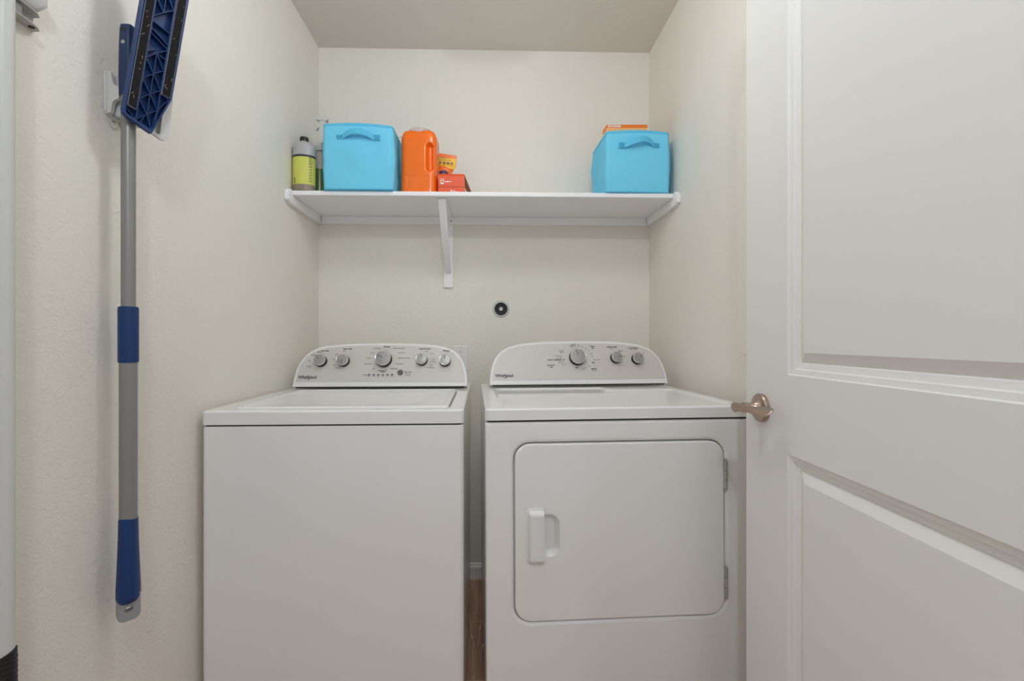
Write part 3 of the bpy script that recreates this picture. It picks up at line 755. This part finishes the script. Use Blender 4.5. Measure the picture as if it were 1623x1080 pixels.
def make_cover():
    r = thing('switch_plate', 'white rectangular wall plate partly hidden behind the washing machine console', 'wall plate', (-.130, YB, 1.018), (PI/2, 0, 0))
    build('plate', loft([XY(rr(-.036, .036, -.0575, .0575, .003), 0), XY(rr(-.036, .036, -.0575, .0575, .003), .003), XY(rr(-.032, .032, -.0535, .0535, .003), .0062), XY(rr(-.03, .03, -.0515, .0515, .003), .0064)]), M['plastic'], r)
    build('screw', lathe([(.003, .006), (.003, .0072), (.0005, .0076)], 14, Matrix.Translation((0, .030, 0))), M['steel'], r)
    bm = bmesh.new(); add_box(bm, -.006, .006, .0485, .0495, .006, .0069); build('notch', bm, M['gripgrey'], r)
make_cover()

def make_panel():
    r = thing('wall_panel', 'cream rounded panel on the right wall, mostly hidden behind the open door', 'panel', (XR, 1.287, 1.062))
    build('front_board', loft([YZ(rr(-.40, 0, 0, .745, .050, 8), x) for x in (-.010, -.028)]+[YZ(rr(-.397, -.003, .003, .742, .047, 8), -.030)]), M['panel'], r)
    build('back_frame', loft([YZ(rr(-.38, -.002, -.020, .70, .030, 8), x) for x in (0, -.0098)]), M['panel'], r)
    build('lower_catch', box(-.008, 0, -.06, -.030, -.045, -.020), M['whitepl'], r, bevel=.003, smooth=False)
make_panel()

# ---------------------------------------------------------------- left wall: mop, holder, white pole
def make_mop():
    px, py = -.7355, .9345
    r = thing('flat_mop', 'blue flat mop with grey pole hanging head-up on the left wall', 'mop', (px, py, 0))
    def cyl(z0, z1, r0, r1=None, n=24):
        r1 = r1 or r0
        return [(r0, z0), (r1, z1)]
    build('pole', lathe([(.0152, .70), (.0152, 1.06), (.0122, 1.062), (.0122, 1.64)], 28), M['alu'], r, label='grey telescopic pole')
    build('sleeve', lathe([(.0165, 1.0575), (.0172, 1.060), (.0172, 1.166), (.0165, 1.171), (.012, 1.172)], 28), M['mopblue'], r, label='blue twist-lock sleeve')
    # grip swells towards its end and closes obliquely
    rows = []
    for z, rx in ((.742, .0155), (.738, .0172), (.70, .0178), (.64, .0198), (.60, .0215), (.583, .0218), (.577, .0208), (.571, .0175), (.568, .011)):
        rows.append([(rx*.9*math.cos(2*PI*i/28), rx*math.sin(2*PI*i/28), z) for i in range(28)])
    build('grip', loft(rows[::-1]), M['mopblue'], r, label='blue rubber grip')
    # grey hanging end with hole
    bm = bmesh.new()
    out = rr(-.0188, .0188, .533, .590, (.013, .013, .006, .006), 6)
    hole = [(.0066*math.cos(t), .556+.0060*math.sin(t)) for t in [PI+2*PI*(i+.5)/28 for i in range(28)]]
    T = Matrix.Rotation(math.radians(-45), 3, 'Z')
    def P(poly, x): return [T @ Vector((x, a, b)) for a, b in poly]
    add_loft(bm, [P(hole, -.009), P(out, -.009), P(out, .010), P(hole, .010), P(hole, -.009)], False, False)
    build('hanging_end', bm, M['gripgrey'], r, label='grey end cap with hole', sharp=40, bevel=.0015)
    # joint between pole and head
    j = bmesh.new()
    add_loft(j, [XY(rr(-.0125, .0125, -.0125, .0125, .006, 4), 1.60), XY(rr(-.0125, .013, -.0135, .0145, .006, 4), 1.64), XY(rr(-.0115, .012, -.0135, .016, .006, 4), 1.70), XY(rr(-.011, .0115, -.0125, .010, .006, 4), 1.733), XY(rr(-.011, .011, -.009, .004, .005, 4), 1.744)])
    jt = build('swivel_joint', j, M['mopnavy'], r, label='dark blue swivel joint')
    sc_ = Matrix.Rotation(PI/2, 4, 'Y')
    build('screw', lathe([(.0038, 0), (.0038, .0012), (.0018, .0014), (.0016, .0004)], 16, Matrix.Translation((.0, -.0132, 1.7045)) @ Matrix.Rotation(PI/2, 4, 'X')), M['steel'], jt)
    build('pin_hole', lathe([(.0052, 0), (.0050, .0008), (.001, .0008)], 18, Matrix.Translation((.0, -.0121, 1.7300)) @ Matrix.Rotation(PI/2, 4, 'X')), M['black'], jt)
    # head plate in its own frame: x across, y up along it, z out of its underside
    P0 = Vector((-.7071, .9182, 1.5461)); e1 = Vector((.4928, .8641, -.1026)); e2 = Vector((.1207, .0489, .9915)); nn = Vector((.8617, -.501, -.0802))
    mw = Matrix.Identity(4); mw.col[0] = (*e1, 0); mw.col[1] = (*e2, 0); mw.col[2] = (*nn, 0); mw.col[3] = (*P0, 1)
    ml = Matrix.Translation((-px, -py, 0)) @ mw
    out = [(-.0235, .012), (-.0215, .004), (-.0150, -.001), (.0288, -.013), (.0540, .0735), (.0555, .30), (.0545, .335), (.030, .372), (.012, .372), (-.0150, .345), (-.0225, .33)]
    inn = [(-.0195, .0135), (-.0180, .0065), (-.0130, .0035), (.0275, -.0075), (.0510, .0745), (.0525, .30), (.0515, .333), (.029, .368), (.013, .368), (-.0125, .342), (-.0190, .328)]
    bm = loft([[(a, b, -.014) for a, b in inn], [(a, b, -.012) for a, b in out], [(a, b, .0) for a, b in out], [(a, b, 0) for a, b in inn], [(a, b, -.0125) for a, b in inn]])
    hd = build('mop_head', bm, M['mopblue'], r, label='blue mop head plate seen from below', smooth=False)
    hd.matrix_local = ml
    # stiffening ribs
    bm = bmesh.new()
    def rib(a, b, t=.0006, z1=-.0012):
        a, b = Vector((*a, 0)), Vector((*b, 0)); d = (b-a).normalized(); n_ = Vector((-d.y, d.x, 0))*t
        add_loft(bm, [[a-n_+Vector((0, 0, z)), a+n_+Vector((0, 0, z)), b+n_+Vector((0, 0, z)), b-n_+Vector((0, 0, z))] for z in (-.0125, z1)])
    xm = .0160; xl, xr_ = -.0008, .0322
    rib((xl, .0), (xl+.001, .368), .0008, -.0002); rib((xr_, .005), (xr_+.001, .360), .0008, -.0002)
    ys = [.001, .044, .087, .131, .198, .219, .262, .305, .345]
    for k, y in enumerate(ys):
        if k in (4,): rib((xl, .195), (xr_, .180)); rib((xl, .186), (xr_, .171)); continue
        rib((xl, y), (xm, y+.020)); rib((xm, y+.020), (xr_, y+.037))
    for k in range(len(ys)-1):
        if k in (3, 4): continue
        y0, y1 = ys[k], ys[k+1]
        rib((xl, y1), (xm, y0+.020)); rib((xm, y0+.020), (xm, y1+.020)); rib((xm, y1+.020), (xr_, y0+.037))
    rib((xl, .144), (xm, .160)); rib((xm, .150), (xr_, .148)); rib((xl, .210), (xr_, .205))
    rib((-.0185, .015), (xl, .001)); rib((xr_, .040), (.050, .072)); rib((.0275, -.006), (xr_, .040)); rib((xm, .02), (.027, -.006)); rib((-.001, .0), (.027, -.006)); rib((.0145, .0205), (.006, -.003)); rib((.05, .07), (.035, .075))
    o = build('rib', bm, M['mopblue'], hd, smooth=False, label='truss ribs')
    for a in (((-.0180, .022), (-.0026, .0195), (-.0012, .352), (-.0165, .336)), ((.0340, .0740), (.0508, .0745), (.0518, .328), (.0352, .352))):
        c = Vector((sum(p[0] for p in a)/4, sum(p[1] for p in a)/4))
        bm = bmesh.new(); add_prism(bm, a, -.009, .0004)
        t = build('hook_tape_base', bm, M['tape_edge'], hd, smooth=False, label='grey tape edge')
        b = [(c.x+(p[0]-c.x)*.87, c.y+(p[1]-c.y)*.992) for p in a]
        bm = bmesh.new(); add_prism(bm, b, .0002, .0016)
        build('hook_tape', bm, M['velcro'], t, smooth=False, label='black hook tape')
        bm = bmesh.new()
        for _ in range(12):
            u, v = random.uniform(.15, .85), random.uniform(.02, .98)
            p = Vector((b[0][0]+(b[1][0]-b[0][0])*u+(b[3][0]-b[0][0])*v, b[0][1]+(b[3][1]-b[0][1])*v, .0019))
            an = random.uniform(.6, 2.4); L = random.uniform(.001, .004)
            dd = Vector((math.cos(an), math.sin(an), 0))*L; kk = Vector((-dd.y, dd.x, 0))*.2
            add_tube(bm, [p-dd, p+kk, p+dd], .0003, 4)
        build('lint', bm, M['lint'], t, label='pale lint threads')
    # light grey rear shell that shows past the lower corner
    bm = bmesh.new()
    Q = mw.inverted()
    sh = [(-.005, .012), (.019, .0004), (.036, -.004), (.0547, -.0095), (.0610, -.0095), (.0665, -.005), (.0690, .006), (.0650, .084), (.050, .10), (.005, .10)]
    hl = [(.015, .020), (.030, .006), (.0385, .0025), (.0475, -.0015), (.0500, -.0015), (.0515, .001), (.0520, .010), (.0500, .045), (.040, .060), (.015, .060)]
    add_loft(bm, [[(a, b, -.030) for a, b in hl], [(a, b, -.030) for a, b in sh], [(a, b, -.022) for a, b in sh], [(a, b, -.022) for a, b in hl], [(a, b, -.030) for a, b in hl]])
    for a, b in (((.052, .002), (.066, .006)), ((.0505, .0), (.062, -.008)), ((.049, -.001), (.055, -.009))):
        add_tube(bm, [(*a, -.0225), (*b, -.0225)], .0008, 6)
    s = build('rear_shell', bm, M['whitepl'], r, label='light grey rear shell of the head', smooth=False, bevel=.001)
    s.matrix_local = ml
    return r
make_mop()

def make_holder():
    r = thing('broom_holder', 'white adhesive broom holder on the left wall behind the blue mop head', 'holder', (XL, .968, 1.608))
    build('back_plate', loft([YZ(rr(-.041, .038, -.046, .046, .010, 6), .001), YZ(rr(-.041, .038, -.046, .046, .010, 6), .004), YZ(rr(-.0395, .0365, -.0445, .0445, .010, 6), .0055)]), M['whitepl'], r)
    # moulded side cheek: spine along the wall and a web reaching out, hollow above and below
    hp = [(.005, -.043), (.013, -.041), (.0145, -.030), (.0165, -.020), (.021, -.0155), (.024, -.014), (.028, -.013), (.029, -.010), (.029, .010), (.028, .012), (.024, .012), (.021, .0135), (.0165, .018), (.0145, .028), (.013, .041), (.005, .043)]
    build('cheek', loft([[(x, y, z) for x, z in hp] for y in (-.038, -.030)]), M['whitepl'], r, sharp=50)
    build('arm', loft([XZ(rr(.005, .0245, -.042, .042, .006, 5), -.024), XZ(rr(.005, .0245, -.042, .042, .006, 5), .030)]), M['whitepl'], r, sharp=50)
    for ya in (-.018, .012):
        bm = loft([YZ([(ya+.013*math.cos(t), -.043+.022*math.sin(t)) for t in [PI+PI*i/14 for i in range(15)]], x) for x in (.0006, .0022)])
        t = build('adhesive_tab', bm, M['tabclear'], r, label='clear adhesive pull tab')
        build('tab_mark', box(.0022, .0028, ya-.004, ya+.004, -.053, -.050), M['gripgrey'], t, smooth=False)
make_holder()

def make_white_pole():
    r = thing('white_pole', 'white metal pole with black rubber foot at the left edge, along the left wall', 'pole', (-.742, .705, 0))
    build('tube', lathe([(.0125, .60), (.0125, 1.80)], 28), M['whitepl'], r)
    fb = []
    for z in (.10, .622, .6235):
        rad = .0148 if z < .6235 else .0128
        fb.append([(rad*math.cos(2*PI*i/28), rad*math.sin(2*PI*i/28), z+(.006*math.cos(2*PI*i/28-.6) if z > .2 else 0)) for i in range(28)])
    foot = loft([[(.014*math.cos(2*PI*i/28), .014*math.sin(2*PI*i/28), 0) for i in range(28)]]+fb)
    f = build('rubber_foot', foot, M['black'], r, label='black ribbed rubber sleeve')
    bm = bmesh.new()
    for k in range(40):
        z = .30+k*.008
        add_lathe(bm, [(.0146, z), (.0153, z+.001), (.0153, z+.003), (.0146, z+.004)], 24)
    build('ribbing', bm, M['black'], f)
make_white_pole()

def make_clamp():
    r = thing('wall_bracket', 'pale steel wall bracket with hole holding the white pole, top left', 'bracket', (XL, .775, 1.64))
    # tapered lower and upper plates, bent web between them
    def plate(z, t, reach):
        bm = bmesh.new()
        poly = [(.0005, .012), (.012, .0115), (.0185, .002), (.0205, -.010), (.0215, -.022), (.022, -.100), (.0005, -.100)]
        add_prism(bm, [(a*reach, b) for a, b in poly], z, z+t); return bm
    lo = build('lower_plate', plate(-.0085, .0018, 1), M['bracket'], r, smooth=False)
    build('rivet_hole', lathe([(.0045, 0), (.0045, .0004), (.001, .0004)], 18, Matrix.Translation((.0105, -.0005, -.0090))), M['dark_gap'], lo, label='dark hole')
    build('upper_plate', plate(.015, .0018, 1), M['bracket'], r, smooth=False)
    build('web', box(.0005, .003, -.100, .010, -.007, .016), M['bracket'], r, smooth=False)
    build('clamp_tongue', box(.006, .016, -.095, -.020, -.0066, .0149), M['gripgrey'], r, smooth=False, bevel=.002, label='dark grey clamp tongue')
    cap = loft([XY(rr(.0005, .014, -.125, .002, .007, 6), .0172), XY(rr(.0005, .020, -.128, .010, .010, 6), .024), XY(rr(.0005, .026, -.128, .018, .012, 6), .036), XY(rr(.0005, .026, -.128, .018, .012, 6), .056), XY(rr(.0005, .022, -.12, .012, .010, 6), .062)])
    build('cover', cap, M['whitepl'], r, label='rounded white cover', sharp=50)
make_clamp()

# ceiling lamp fitting (above the frame)
def make_lamp():
    r = thing('ceiling_light', 'round white flush ceiling light above the washing machine and dryer', 'ceiling light', (.0, 1.0, ZC))
    build('base', lathe([(.14, -.001), (.14, -.02), (.13, -.028)], 40), M['trim'], r)
    e = bpy.data.materials.new('lamp_glow'); e.use_nodes = True
    b = e.node_tree.nodes['Principled BSDF']; b.inputs['Base Color'].default_value = (1, .98, .94, 1)
    b.inputs['Emission Color'].default_value = (1, .965, .91, 1); b.inputs['Emission Strength'].default_value = 2.0
    build('diffuser', lathe([(.125, -.028), (.122, -.045), (.10, -.062), (.06, -.072), (.004, -.075)], 40), e, r)
make_lamp()
